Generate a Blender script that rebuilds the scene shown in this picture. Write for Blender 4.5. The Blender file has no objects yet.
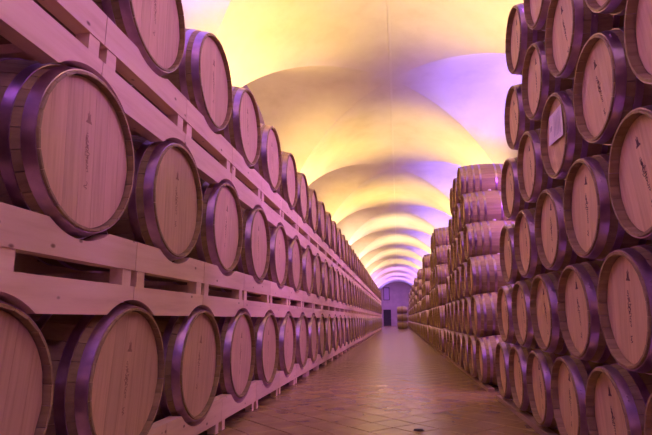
import bpy, math, random
from math import pi, sin, cos, sqrt, atan2
from mathutils import Matrix, Vector

random.seed(7)
SC = bpy.context.scene
COL = SC.collection
CAM_Z = 0.93                      # camera height above the floor

# ------------------------------------------------------------------ camera
cd = bpy.data.cameras.new('camera')
cam = bpy.data.objects.new('camera', cd)
COL.objects.link(cam)
cd.sensor_fit = 'HORIZONTAL'
cd.sensor_width = 36.0
cd.lens = 501.82 / 652 * 36
cd.clip_start = 0.02
cd.clip_end = 200
cam.matrix_world = (Matrix.Translation((0, 0, CAM_Z)) @ Matrix.Rotation(0.140, 4, 'Z')
                    @ Matrix.Rotation(pi / 2 + 0.200, 4, 'X') @ Matrix.Rotation(-0.004, 4, 'Z'))
SC.camera = cam

# ------------------------------------------------------------------ world, exposure
w = bpy.data.worlds.new('world')
SC.world = w
w.use_nodes = True
w.node_tree.nodes['Background'].inputs[0].default_value = (0, 0, 0, 1)
w.node_tree.nodes['Background'].inputs[1].default_value = 0.0
vs = SC.view_settings
vs.view_transform = 'Standard'
vs.look = 'None'
vs.gamma = 1.0
vs.use_curve_mapping = False
vs.exposure = 0.06

# ------------------------------------------------------------------ layout of the hall
HALF = 3.2                        # half width of the hall
SPRING = CAM_Z + 1.95             # springing height of the vault
RISE = 3.2
BAY = 6.54
PIER0 = 7.02 - 2 * BAY            # first pier line (behind the camera)
NB = 12
BACK_Y = PIER0 + NB * BAY         # back wall

# ------------------------------------------------------------------ lights: wall-washers on the springing line
YEL = (1.0, 0.67, 0.13)
YEL2 = (1.0, 0.70, 0.30)
PUR = (0.30, 0.20, 1.0)
MAG = (0.55, 0.15, 1.0)
CRM = (1.0, 0.72, 0.38)
LIL = (0.80, 0.38, 1.0)
def lamp(name, loc, color, power, size=0.25, aim=None, spot=150, blend=0.6):
    d = bpy.data.lights.new(name, 'SPOT')
    d.color = color
    d.energy = power
    d.shadow_soft_size = size
    d.spot_size = math.radians(spot)
    d.spot_blend = blend
    o = bpy.data.objects.new(name, d)
    COL.objects.link(o)
    o.location = loc
    v = Vector(aim) - Vector(loc)
    o.rotation_euler = v.to_track_quat('-Z', 'Y').to_euler()
    return o
for n in range(1, NB):
    yp = PIER0 + n * BAY
    far = n >= NB - 3
    lamp('pier_lamp', (-2.85, yp, SPRING + 0.02), LIL if far else (MAG if n == 1 else (YEL if n < 5 else CRM)), 1150, 0.10, (-1.7, yp, SPRING + 3), 86, 0.8)
    lamp('pier_lamp', (2.85, yp, SPRING + 0.02), LIL if far else (YEL2 if n < 5 else CRM), 1150, 0.10, (1.7, yp, SPRING + 3), 80, 0.8)
    if n > 1:      # purple floods on the piers shine across the aisle through the gaps between the stacks
        lamp('aisle_flood', (2.90, yp, SPRING + 0.25), MAG, 340, 0.15, (-0.8, yp + 1.6, 1.6), 118, 0.5)
for n in range(NB):
    yc = PIER0 + (n + .5) * BAY
    lamp('lunette_lamp', (2.90, yc, SPRING + 1.2), PUR, 580, 0.15, (3.0, yc, SPRING + 3), 140, 0.6)
    if n < NB - 1:
        lamp('aisle_flood', (2.95, yc, SPRING + 1.9), MAG, 420 if n == 1 else 260, 0.15, (-1.5, yc, 2.3), 105, 0.6)
    if n in (0, 1) or n >= NB - 2:
        lamp('lunette_lamp', (-2.90, yc, SPRING + 1.0), PUR, 700, 0.15, (-3.0, yc, SPRING + 3), 140, 0.6)
    else:
        lamp('lunette_lamp', (-2.90, yc, SPRING + 0.2), YEL, 180, 0.15, (-3.0, yc, SPRING + 3), 120, 0.6)

# ------------------------------------------------------------------ helpers
def mesh(name, verts, faces, mats, fmat=None, smooth=None):
    me = bpy.data.meshes.new(name)
    me.from_pydata([tuple(v) for v in verts], [], faces)
    for m in (mats if isinstance(mats, (list, tuple)) else [mats]):
        me.materials.append(m)
    if fmat:
        me.polygons.foreach_set('material_index', fmat)
    if smooth is True:
        me.polygons.foreach_set('use_smooth', [True] * len(faces))
    elif smooth:
        me.polygons.foreach_set('use_smooth', smooth)
    me.update()
    return me

def link(name, data, parent=None, loc=None, rot=None):
    o = bpy.data.objects.new(name, data)
    COL.objects.link(o)
    if parent is not None:
        o.parent = parent
    if loc is not None:
        o.location = loc
    if rot is not None:
        o.rotation_euler = rot
    return o

def tag(o, label=None, cat=None, group=None, kind=None):
    if label: o['label'] = label
    if cat: o['category'] = cat
    if group: o['group'] = group
    if kind: o['kind'] = kind
    return o

class MB:
    """collects vertices, faces, material indices and smooth flags"""
    def __init__(self):
        self.v, self.f, self.m, self.s = [], [], [], []
    def add(self, vs_, fs, mat=0, smooth=False):
        b = len(self.v)
        self.v += [tuple(p) for p in vs_]
        for f in fs:
            self.f.append([i + b for i in f])
            self.m.append(mat)
            self.s.append(smooth)
    def box(self, x0, x1, y0, y1, z0, z1, mat=0):
        p = [(x, y, z) for x in (x0, x1) for y in (y0, y1) for z in (z0, z1)]
        self.add(p, [(0, 1, 3, 2), (4, 6, 7, 5), (0, 4, 5, 1), (2, 3, 7, 6), (0, 2, 6, 4), (1, 5, 7, 3)], mat)
    def prism(self, poly, x0, x1, mat=0):
        """polygon in (y, z) extruded along x"""
        n = len(poly)
        p = [(x0, y, z) for y, z in poly] + [(x1, y, z) for y, z in poly]
        fs = [tuple(range(n - 1, -1, -1)), tuple(range(n, 2 * n))]
        for i in range(n):
            j = (i + 1) % n
            fs.append((i, j, n + j, n + i))
        self.add(p, fs, mat)
    def join(self, other, mat=None):
        b = len(self.v)
        self.v += other.v
        for f, m, s in zip(other.f, other.m, other.s):
            self.f.append([i + b for i in f])
            self.m.append(m if mat is None else mat)
            self.s.append(s)
    def build(self, name, mats):
        return mesh(name, self.v, self.f, mats, self.m, self.s)

# ------------------------------------------------------------------ materials
def new_mat(name):
    m = bpy.data.materials.new(name)
    m.use_nodes = True
    nt = m.node_tree
    return m, nt, nt.nodes, nt.links, nt.nodes['Principled BSDF']

def ramp(ns, stops):
    r = ns.new('ShaderNodeValToRGB')
    els = r.color_ramp.elements
    els[0].position, els[0].color = stops[0][0], (*stops[0][1], 1)
    els[1].position, els[1].color = stops[-1][0], (*stops[-1][1], 1)
    for p, c in stops[1:-1]:
        e = els.new(p)
        e.color = (*c, 1)
    return r

def mapped(ns, ls, scale, seed=True):
    tc = ns.new('ShaderNodeTexCoord')
    mp = ns.new('ShaderNodeMapping')
    mp.inputs['Scale'].default_value = scale
    if seed:
        oi = ns.new('ShaderNodeObjectInfo')
        ml = ns.new('ShaderNodeMath'); ml.operation = 'MULTIPLY'; ml.inputs[1].default_value = 37.0
        ls.new(oi.outputs['Random'], ml.inputs[0])
        ad = ns.new('ShaderNodeVectorMath'); ad.operation = 'ADD'
        ls.new(tc.outputs['Object'], ad.inputs[0])
        ls.new(ml.outputs[0], ad.inputs[1])
        ls.new(ad.outputs[0], mp.inputs['Vector'])
    else:
        ls.new(tc.outputs['Object'], mp.inputs['Vector'])
    return tc, mp

def wood_mat(name, stops, scale, rough=0.6, var=0.25, cell=None, bump=0.15, knots=0.0, seed=True):
    m, nt, ns, ls, bs = new_mat(name)
    tc, mp = mapped(ns, ls, scale, seed)
    nz = ns.new('ShaderNodeTexNoise')
    nz.inputs['Scale'].default_value = 1.0
    nz.inputs['Detail'].default_value = 6
    nz.inputs['Roughness'].default_value = 0.62
    ls.new(mp.outputs[0], nz.inputs['Vector'])
    r = ramp(ns, stops)
    ls.new(nz.outputs['Fac'], r.inputs['Fac'])
    col = r.outputs['Color']
    # tone that differs from piece to piece (staves, head boards) and from object to object
    hv = ns.new('ShaderNodeHueSaturation')
    ls.new(col, hv.inputs['Color'])
    src = None
    if cell is not None:
        src = cell(ns, ls, tc)
    oi = ns.new('ShaderNodeObjectInfo')
    mr = ns.new('ShaderNodeMapRange')
    mr.inputs['To Min'].default_value = 1 - var
    mr.inputs['To Max'].default_value = 1 + var
    if src is not None:
        av = ns.new('ShaderNodeMath'); av.operation = 'MULTIPLY_ADD'
        av.inputs[1].default_value = 0.6
        m2 = ns.new('ShaderNodeMath'); m2.operation = 'MULTIPLY'; m2.inputs[1].default_value = 0.4
        ls.new(oi.outputs['Random'], m2.inputs[0])
        ls.new(src, av.inputs[0]); ls.new(m2.outputs[0], av.inputs[2])
        ls.new(av.outputs[0], mr.inputs['Value'])
    else:
        ls.new(oi.outputs['Random'], mr.inputs['Value'])
    ls.new(mr.outputs[0], hv.inputs['Value'])
    col = hv.outputs['Color']
    if knots:
        vo = ns.new('ShaderNodeTexVoronoi')
        vo.inputs['Scale'].default_value = knots
        mp2 = ns.new('ShaderNodeMapping'); mp2.inputs['Scale'].default_value = (1, 0.75, 1.25)
        ls.new(mp.inputs['Vector'].links[0].from_socket, mp2.inputs['Vector'])
        ls.new(mp2.outputs[0], vo.inputs['Vector'])
        kr = ramp(ns, [(0.0, (1, 1, 1)), (0.06, (0.8, 0.8, 0.8)), (0.11, (0, 0, 0))])
        ls.new(vo.outputs['Distance'], kr.inputs['Fac'])
        mx = ns.new('ShaderNodeMix'); mx.data_type = 'RGBA'
        ls.new(kr.outputs['Color'], mx.inputs['Factor'])
        ls.new(col, mx.inputs['A'])
        mx.inputs['B'].default_value = (0.17, 0.075, 0.03, 1)
        col = mx.outputs['Result']
    ls.new(col, bs.inputs['Base Color'])
    bs.inputs['Roughness'].default_value = rough
    bs.inputs['Specular IOR Level'].default_value = 0.35
    if bump:
        bp = ns.new('ShaderNodeBump')
        bp.inputs['Strength'].default_value = bump
        bp.inputs['Distance'].default_value = 0.004
        ls.new(nz.outputs['Fac'], bp.inputs['Height'])
        ls.new(bp.outputs[0], bs.inputs['Normal'])
    return m

def stave_cell(rb, count):
    def f(ns, ls, tc):
        sp = ns.new('ShaderNodeSeparateXYZ'); ls.new(tc.outputs['Object'], sp.inputs[0])
        su = ns.new('ShaderNodeMath'); su.operation = 'SUBTRACT'; su.inputs[1].default_value = rb
        ls.new(sp.outputs['Z'], su.inputs[0])
        at = ns.new('ShaderNodeMath'); at.operation = 'ARCTAN2'
        ls.new(su.outputs[0], at.inputs[0]); ls.new(sp.outputs['Y'], at.inputs[1])
        mu = ns.new('ShaderNodeMath'); mu.operation = 'MULTIPLY'; mu.inputs[1].default_value = count / (2 * pi)
        ls.new(at.outputs[0], mu.inputs[0])
        fl = ns.new('ShaderNodeMath'); fl.operation = 'FLOOR'; ls.new(mu.outputs[0], fl.inputs[0])
        wn = ns.new('ShaderNodeTexWhiteNoise'); wn.noise_dimensions = '1D'
        ls.new(fl.outputs[0], wn.inputs['W'])
        return wn.outputs['Value']
    return f

def board_cell(width):
    def f(ns, ls, tc):
        sp = ns.new('ShaderNodeSeparateXYZ'); ls.new(tc.outputs['Object'], sp.inputs[0])
        mu = ns.new('ShaderNodeMath'); mu.operation = 'MULTIPLY_ADD'
        mu.inputs[1].default_value = 1 / width; mu.inputs[2].default_value = 0.5
        ls.new(sp.outputs['Y'], mu.inputs[0])
        fl = ns.new('ShaderNodeMath'); fl.operation = 'FLOOR'; ls.new(mu.outputs[0], fl.inputs[0])
        wn = ns.new('ShaderNodeTexWhiteNoise'); wn.noise_dimensions = '1D'
        ls.new(fl.outputs[0], wn.inputs['W'])
        return wn.outputs['Value']
    return f

def plain(name, color, rough=0.7, metal=0.0, noise=0.0, nscale=8.0):
    m, nt, ns, ls, bs = new_mat(name)
    bs.inputs['Roughness'].default_value = rough
    bs.inputs['Metallic'].default_value = metal
    tc = ns.new('ShaderNodeTexCoord')
    nz = ns.new('ShaderNodeTexNoise'); nz.inputs['Scale'].default_value = nscale; nz.inputs['Detail'].default_value = 4
    ls.new(tc.outputs['Object'], nz.inputs['Vector'])
    k = max(noise, 0.02)
    r = ramp(ns, [(0.3, tuple(c * (1 - k) for c in color)), (0.7, tuple(min(1, c * (1 + k)) for c in color))])
    ls.new(nz.outputs['Fac'], r.inputs['Fac'])
    ls.new(r.outputs['Color'], bs.inputs['Base Color'])
    return m

RL, BL, LL, NL = 0.400, 0.490, 1.08, 28       # large barrel: head radius, belly radius, length, staves
RR, BR, LR, NR = 0.290, 0.344, 0.95, 26       # standard barrel

OAK = [(0.25, (0.245, 0.170, 0.070)), (0.5, (0.345, 0.250, 0.110)), (0.75, (0.410, 0.305, 0.145))]
OAKH = [(0.25, (0.53, 0.34, 0.175)), (0.5, (0.655, 0.44, 0.24)), (0.75, (0.715, 0.495, 0.28))]
M_STAVE_L = wood_mat('oak_stave_large', OAK, (2.0, 30, 30), 0.55, 0.20, stave_cell(BL, NL), seed=False)
M_STAVE_R = wood_mat('oak_stave', OAK, (2.0, 30, 30), 0.55, 0.20, stave_cell(BR, NR), seed=False)
M_HEAD_L = wood_mat('oak_head_large', OAKH, (20, 45, 2.2), 0.6, 0.10, board_cell(0.112))
OAKR = [(0.25, (0.65, 0.45, 0.19)), (0.5, (0.78, 0.58, 0.26)), (0.75, (0.84, 0.645, 0.31))]
M_HEAD_R = wood_mat('oak_head', OAKR, (20, 50, 2.6), 0.6, 0.10, board_cell(0.084))
M_PINE = wood_mat('pine', [(0.25, (0.70, 0.475, 0.285)), (0.5, (0.82, 0.59, 0.37)), (0.75, (0.87, 0.66, 0.45))],
                  (14, 1.3, 14), 0.6, 0.08, None, 0.1, knots=7.0)
M_RAIL = wood_mat('worn_timber', [(0.25, (0.26, 0.17, 0.10)), (0.5, (0.36, 0.25, 0.15)), (0.75, (0.43, 0.31, 0.2))],
                  (14, 1.3, 14), 0.75, 0.12)
M_HOOP = plain('galvanised_hoop', (0.46, 0.31, 0.42), 0.31, 1.0, 0.18, 14)
M_INK = plain('stamp_ink', (0.15, 0.085, 0.05), 0.8)
M_INK_L = plain('branded_mark', (0.34, 0.19, 0.10), 0.8)
M_BUNG = plain('bung_silicone', (0.75, 0.68, 0.60), 0.5)
M_PAPER = plain('white_paper', (0.93, 0.86, 0.77), 0.8)
M_PRINT = plain('grey_print', (0.55, 0.50, 0.52), 0.8)
M_WALLR = plain('wall_plaster', (0.50, 0.38, 0.40), 0.9, 0, 0.12, 1.2)
M_DARKFRAME = plain('dark_frame', (0.05, 0.035, 0.05), 0.6)
M_DOOR = plain('dark_door', (0.035, 0.028, 0.03), 0.55, 0, 0.2, 4)
M_GROUT = plain('grout', (0.07, 0.045, 0.03), 0.9, 0, 0.2, 6)
M_STRIP = plain('ridge_strip', (0.68, 0.62, 0.55), 0.6)
M_BIT = plain('dark_fragment', (0.05, 0.03, 0.025), 0.9)

def plaster_mat():
    m, nt, ns, ls, bs = new_mat('vault_plaster')
    tc = ns.new('ShaderNodeTexCoord')
    n1 = ns.new('ShaderNodeTexNoise'); n1.inputs['Scale'].default_value = 0.9; n1.inputs['Detail'].default_value = 8
    n1.inputs['Roughness'].default_value = 0.65
    ls.new(tc.outputs['Object'], n1.inputs['Vector'])
    r = ramp(ns, [(0.3, (0.57, 0.50, 0.42)), (0.5, (0.65, 0.585, 0.51)), (0.7, (0.69, 0.635, 0.565))])
    ls.new(n1.outputs['Fac'], r.inputs['Fac'])
    ls.new(r.outputs['Color'], bs.inputs['Base Color'])
    bs.inputs['Roughness'].default_value = 0.9
    n2 = ns.new('ShaderNodeTexNoise'); n2.inputs['Scale'].default_value = 22; n2.inputs['Detail'].default_value = 4
    ls.new(tc.outputs['Object'], n2.inputs['Vector'])
    bp = ns.new('ShaderNodeBump'); bp.inputs['Strength'].default_value = 0.25; bp.inputs['Distance'].default_value = 0.01
    ls.new(n2.outputs['Fac'], bp.inputs['Height'])
    ls.new(bp.outputs[0], bs.inputs['Normal'])
    return m
M_VAULT = plaster_mat()

def tile_mat():
    m, nt, ns, ls, bs = new_mat('terracotta_tile')
    geo = ns.new('ShaderNodeNewGeometry')
    n1 = ns.new('ShaderNodeTexNoise'); n1.inputs['Scale'].default_value = 3.0; n1.inputs['Detail'].default_value = 6
    ls.new(geo.outputs['Position'], n1.inputs['Vector'])
    r = ramp(ns, [(0.3, (0.25, 0.16, 0.055)), (0.55, (0.32, 0.21, 0.075)), (0.75, (0.37, 0.25, 0.095))])
    ls.new(n1.outputs['Fac'], r.inputs['Fac'])
    hv = ns.new('ShaderNodeHueSaturation')
    ls.new(r.outputs['Color'], hv.inputs['Color'])
    mr = ns.new('ShaderNodeMapRange'); mr.inputs['To Min'].default_value = 0.93; mr.inputs['To Max'].default_value = 1.07
    ls.new(geo.outputs['Random Per Island'], mr.inputs['Value'])
    ls.new(mr.outputs[0], hv.inputs['Value'])
    ls.new(hv.outputs['Color'], bs.inputs['Base Color'])
    mr2 = ns.new('ShaderNodeMapRange'); mr2.inputs['To Min'].default_value = 0.23; mr2.inputs['To Max'].default_value = 0.27
    bs.inputs['Specular IOR Level'].default_value = 0.75
    ls.new(n1.outputs['Fac'], mr2.inputs['Value'])
    ls.new(mr2.outputs[0], bs.inputs['Roughness'])
    return m
M_TILE = tile_mat()

# ------------------------------------------------------------------ the hall
# floor slab, with terracotta tiles laid diagonally on it
FX0, FX1, FY0 = -HALF - 0.3, HALF + 0.3, PIER0 - 0.3
b = MB(); b.box(FX0, FX1, FY0, BACK_Y + 0.3, -0.25, -0.006)
floor = link('floor', b.build('floor', [M_GROUT])); tag(floor, 'terracotta tile floor laid diagonally along the aisle', kind='structure')
TS = 0.28
DG = TS * sqrt(2) / 2
def tile_geo(bld, cx, cy):
    h, e = DG - 0.007, DG - 0.014
    p = [(cx - h, cy, -0.004), (cx, cy - h, -0.004), (cx + h, cy, -0.004), (cx, cy + h, -0.004),
         (cx - e, cy, 0), (cx, cy - e, 0), (cx + e, cy, 0), (cx, cy + e, 0),
         (cx - h, cy, -0.008), (cx, cy - h, -0.008), (cx + h, cy, -0.008), (cx, cy + h, -0.008)]
    fs = [(4, 5, 6, 7)]
    for i in range(4):
        j = (i + 1) % 4
        fs += [(i, j, 4 + j, 4 + i), (8 + i, 8 + j, j, i)]
    bld.add(p, fs)
one = MB(); tile_geo(one, 0, 0)
tile_me = one.build('floor_tile', [M_TILE])
rest = MB()
near_tiles = []
X0, Y0 = -0.275, 4.50 + DG
for j in range(-60, 370):
    for i in range(-20, 21):
        cx = X0 + i * 2 * DG + (DG if j % 2 else 0)
        cy = Y0 + j * DG
        if not (-HALF + 0.15 < cx < HALF - 0.15) or cy > BACK_Y - 0.2 or cy < PIER0 + 0.3:
            continue
        if -1.75 < cx < 1.3 and 3.4 < cy:
            near_tiles.append((cy, cx))
        else:
            tile_geo(rest, cx, cy)
near_tiles.sort()
for k, (cy, cx) in enumerate(near_tiles):
    if k < 300:
        t = link('floor_tile', tile_me, floor, (cx, cy, random.uniform(-0.0012, 0.0008)))
    else:
        tile_geo(rest, cx, cy)
tag(link('tile_paving', rest.build('tile_paving', [M_TILE]), floor), kind='stuff')

# groin vault: main tunnel along the hall, a cross tunnel in each bay; webs kept apart so the groins stay sharp
b = MB()
N = 22
th = [pi / 2 * i / N for i in range(N + 1)]
tt = [sin(a) for a in th]
for n in range(NB):
    yc = PIER0 + (n + .5) * BAY
    for sx in (-1, 1):
        # main-tunnel webs (|v| >= |u|) and cross webs (|u| >= |v|)
        for sv in (-1, 1):
            for kind in (0, 1):
                vid = {}
                vs_, fs = [], []
                def V(i, j):
                    if (i, j) not in vid:
                        u, v = tt[i] * sx, tt[j] * sv
                        prof = max(sqrt(max(0, 1 - u * u)), sqrt(max(0, 1 - v * v)))
                        vid[(i, j)] = len(vs_)
                        vs_.append((u * HALF, yc + v * BAY / 2, SPRING + RISE * prof))
                    return vid[(i, j)]
                for i in range(N):
                    for j in range(N):
                        if kind == 0:            # main web: j >= i
                            if j > i: fs.append((V(i, j), V(i + 1, j), V(i + 1, j + 1), V(i, j + 1)))
                            elif j == i: fs.append((V(i, j), V(i + 1, j + 1), V(i, j + 1)))
                        else:
                            if i > j: fs.append((V(i, j), V(i + 1, j), V(i + 1, j + 1), V(i, j + 1)))
                            elif j == i: fs.append((V(i, j), V(i + 1, j), V(i + 1, j + 1)))
                b.add(vs_, fs, 0, True)
ceil = link('ceiling', b.build('ceiling', [M_VAULT]))
tag(ceil, 'cream plastered groin vault over the whole cellar', kind='structure')

b = MB(); b.box(-0.024, 0.024, PIER0, BACK_Y, SPRING + RISE - 0.008, SPRING + RISE + 0.01)
tag(link('trim_1', b.build('trim_1', [M_STRIP])), 'pale strip running along the ridge of the vault', kind='structure')

def wall(name, boxes, mat, label):
    b = MB()
    for q in boxes: b.box(*q)
    o = link(name, b.build(name, [mat])); tag(o, label, kind='structure'); return o
H = SPRING + RISE + 0.3
def side_boxes(s):
    r = []
    a, c = sorted((s * HALF, s * (HALF + 0.3)))
    r.append((a, c, PIER0 - 0.3, BACK_Y + 0.3, -0.2, H))
    for n in range(NB + 1):
        yp = PIER0 + n * BAY
        a, c = sorted((s * (HALF - 0.22), s * (HALF + 0.01)))
        r.append((a, c, yp - 0.28, yp + 0.28, -0.05, SPRING - 0.12))
        a, c = sorted((s * (HALF - 0.27), s * (HALF + 0.01)))
        r.append((a, c, yp - 0.33, yp + 0.33, SPRING - 0.12, SPRING))
    return r
wall('wall_left', side_boxes(-1), M_WALLR, 'plastered side wall with shallow piers behind the pine rack')
wall('wall_right', side_boxes(1), M_WALLR, 'plastered side wall with shallow piers behind the stacked barrels')
wall('wall_front', [(-HALF, HALF, PIER0 - 0.3, PIER0, -0.2, H)], M_WALLR, 'plastered end wall behind the viewpoint')
# back wall with a doorway and a window above it
DX0, DX1, DZ1 = -2.08, -1.02, CAM_Z + 1.29
WX0, WX1, WZ0, WZ1 = -2.02, -1.16, CAM_Z + 2.60, CAM_Z + 4.40
Yb, Ye = BACK_Y, BACK_Y + 0.3
wall('wall_back', [(-HALF, DX0, Yb, Ye, -0.2, H), (DX1, HALF, Yb, Ye, -0.2, H), (DX0, DX1, Yb, Ye, DZ1, WZ0),
                   (DX0, WX0, Yb, Ye, WZ0, WZ1), (WX1, DX1, Yb, Ye, WZ0, WZ1), (DX0, DX1, Yb, Ye, WZ1, H)],
     M_WALLR, 'plastered arched back wall with a dark door and a window')
b = MB(); b.box(DX0 + 0.06, DX1 - 0.06, Yb + 0.10, Yb + 0.15, 0, DZ1 - 0.06)
d = link('door_1', b.build('door_1', [M_DOOR])); tag(d, 'dark door in the back wall', kind='structure')
b = MB(); b.box(DX0, DX0 + 0.06, Yb - 0.02, Yb + 0.2, 0, DZ1); b.box(DX1 - 0.06, DX1, Yb - 0.02, Yb + 0.2, 0, DZ1)
b.box(DX0 + 0.06, DX1 - 0.06, Yb - 0.02, Yb + 0.2, DZ1 - 0.06, DZ1)
link('door_frame', b.build('door_frame', [M_DARKFRAME]), d)
b = MB(); b.box(DX1 - 0.2, DX1 - 0.09, Yb + 0.05, Yb + 0.1, 1.02, 1.05)
link('door_handle', b.build('door_handle', [M_HOOP]), d)
m, nt, ns, ls, bs = new_mat('window_glass')
bs.inputs['Base Color'].default_value = (0.50, 0.36, 0.55, 1); bs.inputs['Roughness'].default_value = 0.25
M_GLASS = m
b = MB()
b.box(WX0, WX0 + 0.08, Yb - 0.02, Yb + 0.2, WZ0, WZ1); b.box(WX1 - 0.08, WX1, Yb - 0.02, Yb + 0.2, WZ0, WZ1)
b.box(WX0 + 0.08, WX1 - 0.08, Yb - 0.02, Yb + 0.2, WZ0, WZ0 + 0.08); b.box(WX0 + 0.08, WX1 - 0.08, Yb - 0.02, Yb + 0.2, WZ1 - 0.08, WZ1)
wn = link('window_1', b.build('window_1', [M_DARKFRAME])); tag(wn, 'tall dark framed window above the back door', kind='structure')
b = MB(); b.box(WX0 + 0.08, WX1 - 0.08, Yb + 0.06, Yb + 0.09, WZ0 + 0.08, WZ1 - 0.08)
link('pane', b.build('pane', [M_GLASS]), wn)

# ------------------------------------------------------------------ barrels
class Barrel:
    """meshes of one size of barrel: axis along +x, front head at x = 0, belly bottom at z = 0"""
    def __init__(self, R, B, L, NS, recess, boardw, ms, mh, mi, tag_):
        self.R, self.B, self.L = R, B, L
        self.ms, self.mh = ms, mh
        self.mats = [ms, mh, M_HOOP]
        self.recess = recess
        rad = lambda x: B - (B - R) * (2 * x / L - 1) ** 2
        self.rad = rad
        xs = [0, 0.04, L * .17, L * .33, L * .5, L * .67, L * .83, L - 0.04, L]
        # staves
        self.staves, allst = [], MB()
        for s in range(NS):
            a0, a1 = 2 * pi * s / NS + 0.004, 2 * pi * (s + 1) / NS - 0.004
            aa = [a0, (a0 + a1) / 2, a1]
            st = MB()
            vs_ = []
            for i, x in enumerate(xs):
                r = rad(x) - (0.004 if i in (0, len(xs) - 1) else 0)
                ri = rad(x) - (0.015 if i in (0, len(xs) - 1) else 0.024)
                for a in aa: vs_.append((x, r * cos(a), B + r * sin(a)))
                for a in (a1, a0): vs_.append((x, ri * cos(a), B + ri * sin(a)))
            fs = []
            for i in range(len(xs) - 1):
                for q in range(5):
                    p = (q + 1) % 5
                    fs.append((5 * i + q, 5 * i + p, 5 * i + 5 + p, 5 * i + 5 + q))
            n = 5 * (len(xs) - 1)
            fs += [(4, 3, 2, 1, 0), (n, n + 1, n + 2, n + 3, n + 4)]
            st.add(vs_, fs)
            self.staves.append(st.build('stave_' + tag_, [ms]))
            allst.join(st)
        self.body = allst.build('body_' + tag_, [ms])
        self.body_mb = allst
        # hoops
        self.hoops, allh = [], MB()
        if R > 0.35: spans = [(0.009, 0.064), (0.108, 0.156), (0.31, 0.355)]
        else: spans = [(0.009, 0.054), (0.096, 0.130), (0.210, 0.244), (0.322, 0.356)]
        spans = spans + [(L - q, L - p) for p, q in spans]
        for hi, (p, q) in enumerate(spans):
            hb = MB()
            S = 52
            for (xa, da_), (xb, db), sm in (((p, -0.002), (p, 0.0035), False), ((p, 0.0035), (q, 0.0035), True), ((q, 0.0035), (q, -0.002), False)):
                vs_ = []
                for s in range(S):
                    a = 2 * pi * s / S
                    for x, dr in ((xa, da_), (xb, db)):
                        r = rad(x) + dr
                        vs_.append((x, r * cos(a), B + r * sin(a)))
                hb.add(vs_, [(2 * s, 2 * ((s + 1) % S), 2 * ((s + 1) % S) + 1, 2 * s + 1) for s in range(S)], 0, sm)
            ra = 2.6 + hi * 0.9                     # rivets at the overlap
            for da in (0.0, 0.07):
                xm = (p + q) / 2; r0 = rad(xm) + 0.003
                c = []
                for g in range(6):
                    c.append((xm + 0.007 * cos(g * pi / 3), (r0) * cos(ra + da + 0.007 * sin(g * pi / 3) / r0), B + r0 * sin(ra + da + 0.007 * sin(g * pi / 3) / r0)))
                c.append((xm, (r0 + 0.005) * cos(ra + da), B + (r0 + 0.005) * sin(ra + da)))
                hb.add(c, [(g, (g + 1) % 6, 6) for g in range(6)])
            self.hoops.append(hb.build('hoop_' + tag_, [M_HOOP]))
            allh.join(hb)
        # heads: a recessed disc carrying upright boards
        rh = R - 0.019
        def disc(x, flip, S=36):
            o = MB()
            vs_ = [(x, rh * cos(2 * pi * s / S), B + rh * sin(2 * pi * s / S)) for s in range(S)]
            o.add(vs_, [tuple(range(S)) if flip else tuple(range(S - 1, -1, -1))])
            return o
        fr, bk = disc(recess + 0.006, False), disc(L - recess, True)
        hd = MB(); hd.join(fr)
        self.head_back = bk.build('back_head_' + tag_, [mh])
        self.head_disc = hd.build('head_' + tag_, [mh])
        self.boards, allb = [], MB()
        nb = int(math.ceil(2 * rh / boardw))
        if nb % 2 == 0: nb += 1
        for i in range(nb):
            y0, y1 = (i - nb / 2) * boardw + 0.0006, (i + 1 - nb / 2) * boardw - 0.0006
            y0, y1 = max(y0, -rh * 0.999), min(y1, rh * 0.999)
            if y1 - y0 < 0.01: continue
            ys = [y0 + (y1 - y0) * g / 4 for g in range(5)]
            top = [(y, sqrt(max(0, rh * rh - y * y))) for y in ys]
            poly = top + [(y, -z) for y, z in reversed(top)]
            bb = MB()
            bb.prism([(y, B + z) for y, z in poly], recess, recess + 0.0055)
            self.boards.append(bb.build('head_board_' + tag_, [mh]))
            allb.join(bb)
        full = MB(); full.join(fr); full.join(allb)
        self.head = full.build('head_full_' + tag_, [mh])
        # stamp: crest, upright script and a small mark below
        self.stamps = []
        for v in range(4):
            self.stamps.append(self.make_stamp(random.Random(31 + v), recess - 0.0012, R / 0.29 * (0.8 if R > 0.35 else 1.0), mi, tag_))
        # bung on top of the belly
        bu = MB()
        S = 12
        vs_ = []
        for r, z in ((0.030, -0.012), (0.027, 0.018), (0.020, 0.024)):
            vs_ += [(L / 2 + r * cos(2 * pi * s / S), r * sin(2 * pi * s / S), 2 * B + z) for s in range(S)]
        fs = []
        for rr in range(2):
            for s in range(S):
                t = (s + 1) % S
                fs.append((rr * S + s, rr * S + t, rr * S + S + t, rr * S + S + s))
        fs.append(tuple(range(2 * S, 3 * S)))
        bu.add(vs_, fs)
        self.bung = bu.build('bung_' + tag_, [M_BUNG])
        # far copies: one mesh
        far = MB()
        xs2 = [0, L * .25, L * .5, L * .75, L]
        S = 24
        vs_ = [(x, rad(x) * cos(2 * pi * s / S), B + rad(x) * sin(2 * pi * s / S)) for x in xs2 for s in range(S)]
        fs = []
        for i in range(4):
            for s in range(S):
                t = (s + 1) % S
                fs.append((i * S + s, i * S + t, i * S + S + t, i * S + S + s))
        far.add(vs_, fs, 0, True)
        # chime: rim and the short inner wall down to the recessed head
        vs_ = []
        for x, r in ((0, R), (0, R - 0.018), (recess, R - 0.019)):
            vs_ += [(x, r * cos(2 * pi * s / S), B + r * sin(2 * pi * s / S)) for s in range(S)]
        fs = []
        for i in range(2):
            for s in range(S):
                t = (s + 1) % S
                fs.append((i * S + t, i * S + s, i * S + S + s, i * S + S + t))
        far.add(vs_, fs, 0)
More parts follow.
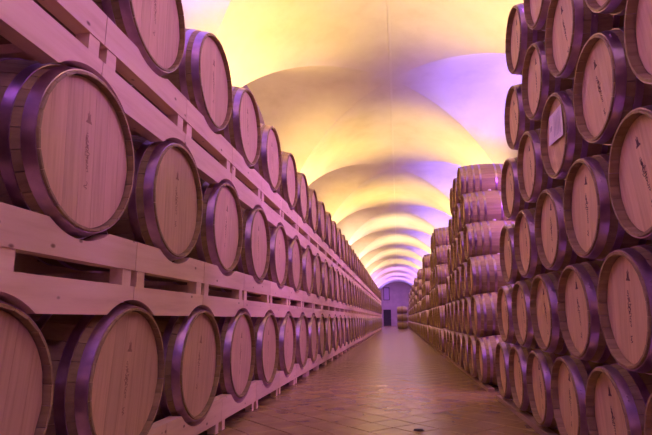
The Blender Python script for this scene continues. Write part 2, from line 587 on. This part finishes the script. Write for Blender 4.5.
        far.add([(recess, rh * cos(2 * pi * s / S), B + rh * sin(2 * pi * s / S)) for s in range(S)], [tuple(range(S - 1, -1, -1))], 1)
        far.add([(L - recess, rh * cos(2 * pi * s / S), B + rh * sin(2 * pi * s / S)) for s in range(S)], [tuple(range(S))], 1)
        for p, q in spans:
            vs_ = []
            for s in range(S):
                a = 2 * pi * s / S
                for x in (p, q):
                    r = rad(x) + 0.005
                    vs_.append((x, r * cos(a), B + r * sin(a)))
            far.add(vs_, [(2 * s, 2 * ((s + 1) % S), 2 * ((s + 1) % S) + 1, 2 * s + 1) for s in range(S)], 2, True)
        self.far = far.build('far_barrel_' + tag_, self.mats)

    def make_stamp(self, rg, x, k, mi, tag_):
        """crest, upright script and a small mark below: flat ink on the head"""
        B = self.B
        out = []
        o = MB()
        def quad(pts): o.add([(x, -y * k, B + z * k) for y, z in pts], [tuple(range(len(pts)))])
        def stroke(pts, w_):
            for (ya, za), (yb, zb) in zip(pts, pts[1:]):
                dx, dz = yb - ya, zb - za
                l = sqrt(dx * dx + dz * dz) or 1
                nx, nz = -dz / l * w_ / 2, dx / l * w_ / 2
                quad([(ya + nx, za + nz), (yb + nx, zb + nz), (yb - nx, zb - nz), (ya - nx, za - nz)])
        # crest: little crenellated tower on a stepped base
        zc = 0.140
        quad([(-0.024, zc), (0.024, zc), (0.017, zc + 0.012), (-0.017, zc + 0.012)])
        quad([(-0.013, zc + 0.012), (0.013, zc + 0.012), (0.010, zc + 0.036), (-0.010, zc + 0.036)])
        for q in (-0.009, 0, 0.009):
            quad([(q - 0.003, zc + 0.036), (q + 0.003, zc + 0.036), (q + 0.003, zc + 0.046), (q - 0.003, zc + 0.046)])
        quad([(-0.003, zc + 0.046), (0.003, zc + 0.046), (0, zc + 0.062)])
        out.append(('crest', o.build('crest_' + tag_, [mi])))
        # script: a worn scrawl running down the middle
        o = MB()
        z, y = 0.088, -0.010
        pts = []
        for g in range(44):
            t = g / 43
            wd = (0.010 + 0.016 * sin(pi * min(1, t * 1.25)) ** 2)
            pts.append((y + 0.016 * t + wd * cos(g * 1.55 + rg.uniform(-.5, .5)) * rg.uniform(.5, 1.1),
                        z - 0.178 * t + 0.007 * sin(g * 2.1) + rg.uniform(-.004, .004)))
        stroke(pts, 0.0036)
        for g in range(4):
            t = rg.uniform(0.1, 0.75)
            c = (y + 0.016 * t + rg.uniform(-.006, .006), z - 0.178 * t)
            quad([(c[0] - .004, c[1] - .009), (c[0] + .006, c[1] - .006), (c[0] + .005, c[1] + .010), (c[0] - .005, c[1] + .006)])
        out.append(('script', o.build('script_' + tag_, [mi])))
        # small worn mark below
        o = MB()
        zc = -0.150
        pts = [(rg.uniform(-.013, .013), zc + 0.018 - 0.0045 * g) for g in range(9)]
        stroke(pts, 0.0045)
        out.append(('mark', o.build('mark_' + tag_, [mi])))
        return out

    def place(self, name, center, face, roll, lod, stamp=0):
        """center = middle of the front head rim; face = -1: front looks to -x, +1: front looks to +x"""
        rz = 0 if face < 0 else pi
        M = Matrix.Translation(center) @ Matrix.Rotation(rz, 4, 'Z') @ Matrix.Rotation(roll, 4, 'X') @ Matrix.Translation((0, 0, -self.B))
        if lod == 2:
            o = link(name, self.far)
            o.matrix_world = M
            return o
        o = link(name, None)
        o.empty_display_size = 0.2
        o.matrix_world = M
        if lod == 0:
            for s in self.staves: link('stave', s, o)
            hd = link('head', self.head_disc, o)
            for q in self.boards: link('head_board', q, hd)
        else:
            link('body', self.body, o)
            hd = link('head', self.head, o)
        link('back_head', self.head_back, o)
        for h in self.hoops: link('hoop', h, o)
        if stamp is not None:
            for n_, me_ in self.stamps[stamp]: link(n_, me_, hd)
        link('bung', self.bung, o)
        return o

BIG = Barrel(RL, BL, LL, NL, 0.038, 0.112, M_STAVE_L, M_HEAD_L, M_INK_L, 'large')
STD = Barrel(RR, BR, LR, NR, 0.046, 0.084, M_STAVE_R, M_HEAD_R, M_INK, 'standard')
def lod_for(r, y, near=68, mid=15):
    px = 2 * r * 465 / max(y, 0.5)
    return 0 if px >= near else (1 if px >= mid else 2)

# ---- long pine rack with three tiers of large barrels
SL = 1.0626
XH = -1.496                                    # plane of the large barrels' heads
TIERS = [('bottom', CAM_Z - 0.331, 1.701), ('middle', CAM_Z + 0.828, 1.164), ('top', CAM_Z + 2.019, 1.740)]
LAST_Y = 47.0
ORD = ['first', 'second', 'third', 'fourth', 'fifth', 'sixth', 'seventh', 'eighth', 'ninth', 'tenth', 'eleventh']
NST = 9
def facing(y, y0):
    """which stack across the aisle a rack place faces, and its place there counted from the back-wall end"""
    edge = lambda q: int(math.floor((q - 0.171) / BAY))
    n = max(0, edge(y))
    pos, q = 0, y + SL
    while edge(q) == edge(y) and q < LAST_Y:
        pos += 1; q += SL
    return ORD[NST - 1 - n], ORD[pos], n < 3
rg = random.Random(5)
for name, z, y0 in TIERS:
    y = y0
    i = 0
    while y < LAST_Y:
        o = BIG.place('large_oak_barrel', (XH + rg.uniform(-0.008, 0.008), y, z), +1, rg.uniform(-0.16, 0.16),
                      lod_for(RL, y), rg.randrange(4))
        nth, pos, near_ = facing(y, y0)
        if near_:
            tag(o, 'large oak barrel, %s tier of pine rack, %s opposite the %s stack from back wall' % (name, pos, nth), 'barrel', 'large barrels on the %s tier' % name)
        else:
            tag(o, 'large oak barrel, %s tier of pine rack, opposite the %s stack from back wall' % (name, nth), 'barrel', 'large %s-tier barrels facing the %s stack' % (name, nth))
        y += SL
        i += 1

# pine cradles: a scalloped beam pair under each barrel, resting on the barrels of the tier below
XB = -1.518
def beam_top(zt, zb, zc, rr):
    """beam profile (y, z): flat bottom at zb, top at zt with a scallop of radius rr about height zc"""
    hw = SL / 2 - 0.003
    w2 = sqrt(max(0.0, rr * rr - (zc - zt) ** 2))
    p = [(-hw, zb), (hw, zb), (hw, zt)]
    for g in range(11):
        yy = w2 * (1 - g / 5)
        p.append((yy, zc - sqrt(rr * rr - yy * yy)))
    p.append((-hw, zt))
    return p
def beam_low(zt, zb, zc, rr, offs):
    """flat top at zt, underside at zb with notches over the barrels below (centres at offs, height zc)"""
    hw = SL / 2 - 0.003
    def under(y):
        z = zb
        for o in offs:
            q = rr * rr - (y - o) ** 2
            if q > 0: z = max(z, zc + sqrt(q))
        return z
    w2 = sqrt(max(0.0, rr * rr - (zb - zc) ** 2))
    ys = {-hw, hw}
    for o in offs:
        for g in range(-6, 7):
            y = o + w2 * g / 6
            if -hw < y < hw: ys.add(y)
    return [(-hw, zt)] + [(y, under(y)) for y in sorted(ys)] + [(hw, zt)]
XS = ((XB - 0.09, XB), (-2.54, -2.45))         # front and rear beams
rr = 0.446
cradles = {}
for tname, z, _y0 in TIERS:
    zrel = {'bottom': (-0.328, -0.5135), 'middle': (-0.376, -0.545, -0.637, -0.800), 'top': (-0.397, -0.571, -0.667, -0.851)}[tname]
    parts = []
    ut, ub = z + zrel[0], z + zrel[1]
    if tname == 'bottom':
        for x0, x1 in XS:
            m = MB(); m.prism(beam_top(ut, ub, z, rr), x0, x1); parts.append(('beam', m))
            for y0, y1 in ((-SL / 2 + 0.045, -SL / 2 + 0.115), (SL / 2 - 0.115, SL / 2 - 0.045)):
                m = MB(); m.box(x0 + 0.01, x1 - 0.01, y0, y1, 0, ub); parts.append(('foot', m))
        for y0, y1 in ((-SL / 2 + 0.045, -SL / 2 + 0.115), (SL / 2 - 0.115, SL / 2 - 0.045)):
            m = MB(); m.box(XS[1][1] - 0.01, XS[0][0] + 0.01, y0, y1, 0.03, 0.075); parts.append(('cross_tie', m))
    else:
        lt, lb = z + zrel[2], z + zrel[3]
        zbelow, yb_ = [q for q in TIERS if q[0] == ('bottom' if tname == 'middle' else 'middle')][0][1:]
        off = (yb_ - _y0) % SL
        offs = (off, off - SL)
        for x0, x1 in XS:
            m = MB(); m.prism(beam_top(ut, ub, z, rr), x0, x1); parts.append(('upper_beam', m))
            m = MB(); m.prism(beam_low(lt, lb, zbelow, rr, offs), x0, x1); parts.append(('lower_beam', m))
            for y0, y1 in ((-SL / 2 + 0.035, -SL / 2 + 0.125), (SL / 2 - 0.125, SL / 2 - 0.035)):
                m = MB(); m.box(x0 + 0.006, x1 - 0.006, y0, y1, lt, ub); parts.append(('spacer_block', m))
        for y0, y1 in ((-SL / 2 + 0.04, -SL / 2 + 0.12), (SL / 2 - 0.12, SL / 2 - 0.04)):
            m = MB(); m.box(XS[1][1] - 0.006, XS[0][0] + 0.006, y0, y1, lt + 0.02, ub - 0.02); parts.append(('cross_tie', m))
    allm = MB()
    for _, m in parts: allm.join(m)
    cradles[tname] = ([(n, m.build(n + '_' + tname, [M_PINE])) for n, m in parts], allm.build('cradle_' + tname, [M_PINE]))
for tname, z, y0 in TIERS:
    y = y0 - (SL if tname != 'middle' else 0)
    while y < LAST_Y:
        near = y < 14
        o = link('pine_cradle', None if near else cradles[tname][1], None, (0, y, 0))
        if near:
            for n, me in cradles[tname][0]: link(n, me, o)
        nth, pos, near_ = facing(y, y0)
        if near_:
            tag(o, 'pine cradle under the %s %s-tier large barrel opposite the %s stack from back wall' % (pos, tname, nth), 'barrel rack', 'pine cradles of the %s tier' % tname)
        else:
            tag(o, 'pine cradle under %s-tier large barrels opposite the %s stack from back wall' % (tname, nth), 'barrel rack', 'pine cradles, %s tier facing the %s stack' % (tname, nth))
        y += SL

# ---- pyramid stacks of standard barrels on the other side of the aisle
SR = 0.737
DZ = 0.603
Z0 = CAM_Z - 0.559
ROW = ['bottom', 'second', 'third', 'fourth', 'fifth', 'top']
rg = random.Random(11)
for s in range(NST):
    ybase = 0.861 + s * BAY
    for row in range(6):
        for c in range(8 - row):
            y = ybase + (SR / 2 + (0.0265 if s == 0 else 0)) * row + SR * c
            back = 8 - row - 1 - c                   # place counted from the back-wall end of the row
            x = 1.099 if s == 0 else 1.075 + 0.022 * row
            x += rg.uniform(-0.010, 0.010)
            paper = (s == 0 and row == 3 and back == 2)
            dist = sqrt(y * y + x * x + (Z0 + DZ * row - CAM_Z) ** 2)
            roll = rg.uniform(-0.2, 0.2)
            o = STD.place('oak_barrel', (x, y, Z0 + DZ * row), -1, roll, lod_for(RR, dist),
                          None if paper else rg.randrange(4))
            nth = ORD[NST - 1 - s]
            if paper:
                tag(o, 'oak barrel with a white paper sheet on its head, ninth stack from back wall', 'barrel', 'stacked oak barrels')
            elif s < 3:
                tag(o, 'oak barrel, %s from the back-wall end, %s row, %s stack from the back wall' % (ORD[back], ROW[row], nth),
                    'barrel', 'stacked oak barrels')
            else:
                tag(o, 'oak barrel in the %s row of the %s stack from the back wall' % (ROW[row], nth), 'barrel',
                    'barrels of %s stack, %s row' % (nth, ROW[row]))
    # timber runners on the floor under the bottom row
    for k, (xa, xb) in enumerate(((1.115, 1.195), (1.95, 2.03))):
        m = MB()
        m.box(xa, xb, ybase - 0.4, ybase + 7 * SR + 0.4, 0.0, 0.046)
        o = link('timber_runner', m.build('timber_runner', [M_RAIL]))
        tag(o, 'dark floor runner under the %s edge of the %s barrel stack from the back wall' % (('aisle-side', 'wall-side')[k], ORD[NST - 1 - s]),
            'timber', 'floor runners')

# three barrels piled sideways near the back wall
for i in range(3):
    o = STD.place('oak_barrel', (-0.12, 48.0, BR + 0.004 + 2.02 * BR * i), -1, 0, 2)
    tag(o, 'oak barrel lying side-on, %s of a pile of three before the back wall' % ('lowest', 'middle', 'topmost')[i],
        'barrel', 'pile of three barrels')

# paper sheet stuck on one barrel head
m = MB()
px = 1.099 + 0.046 - 0.006
cor = [(3.658, 1.440), (3.391, 1.431), (3.366, 1.202), (3.705, 1.238)]     # TL TR BR BL as (y, z above the camera)
G = 6
vs_ = []
for j in range(G + 1):
    for i in range(G + 1):
        a, c = i / G, j / G
        yy = (cor[0][0] * (1 - a) + cor[1][0] * a) * (1 - c) + (cor[3][0] * (1 - a) + cor[2][0] * a) * c
        zz = (cor[0][1] * (1 - a) + cor[1][1] * a) * (1 - c) + (cor[3][1] * (1 - a) + cor[2][1] * a) * c
        vs_.append((px - 0.012 * (c ** 2) * (0.4 + 0.6 * a), yy, zz + CAM_Z))
nv = len(vs_)
vs_ += [(x + 0.0008, y, z) for x, y, z in vs_]
fs = []
for j in range(G):
    for i in range(G):
        q = j * (G + 1) + i
        fs.append((q, q + 1, q + G + 2, q + G + 1))
        fs.append((nv + q + G + 1, nv + q + G + 2, nv + q + 1, nv + q))
m.add(vs_, fs, 0, True)
pap = link('paper_sheet', m.build('paper_sheet', [M_PAPER]))
tag(pap, 'white printed paper sheet stuck on a barrel head', 'paper')
m = MB()
def on_sheet(a, c, lift=0.0012):
    yy = (cor[0][0] * (1 - a) + cor[1][0] * a) * (1 - c) + (cor[3][0] * (1 - a) + cor[2][0] * a) * c
    zz = (cor[0][1] * (1 - a) + cor[1][1] * a) * (1 - c) + (cor[3][1] * (1 - a) + cor[2][1] * a) * c
    return (px - 0.012 * (c ** 2) * (0.4 + 0.6 * a) - lift, yy, zz + CAM_Z)
for k in range(5):
    a = 0.42 + 0.1 * k
    m.add([on_sheet(a, 0.12), on_sheet(a + 0.03, 0.12), on_sheet(a + 0.03, 0.85), on_sheet(a, 0.85)], [(0, 1, 2, 3)])
m.add([on_sheet(0.10, 0.42), on_sheet(0.24, 0.38), on_sheet(0.22, 0.55), on_sheet(0.12, 0.58)], [(0, 1, 2, 3)])
link('print', m.build('print', [M_PRINT]), pap)

# small dark fragment on the tiles
m = MB()
rgf = random.Random(2)
ring = [(0.045 * cos(a) * rgf.uniform(.6, 1.2), 0.03 * sin(a) * rgf.uniform(.6, 1.2)) for a in [2 * pi * q / 9 for q in range(9)]]
m.add([(x, y, 0.0) for x, y in ring] + [(x * .7, y * .7, 0.012 + rgf.uniform(0, .006)) for x, y in ring],
      [(q, (q + 1) % 9, 9 + (q + 1) % 9, 9 + q) for q in range(9)] + [tuple(range(9, 18))])
tag(link('debris_fragment', m.build('debris_fragment', [M_BIT]), None, (0.135, 4.60, 0.0)), 'small dark fragment lying on the tiled aisle floor', 'debris')
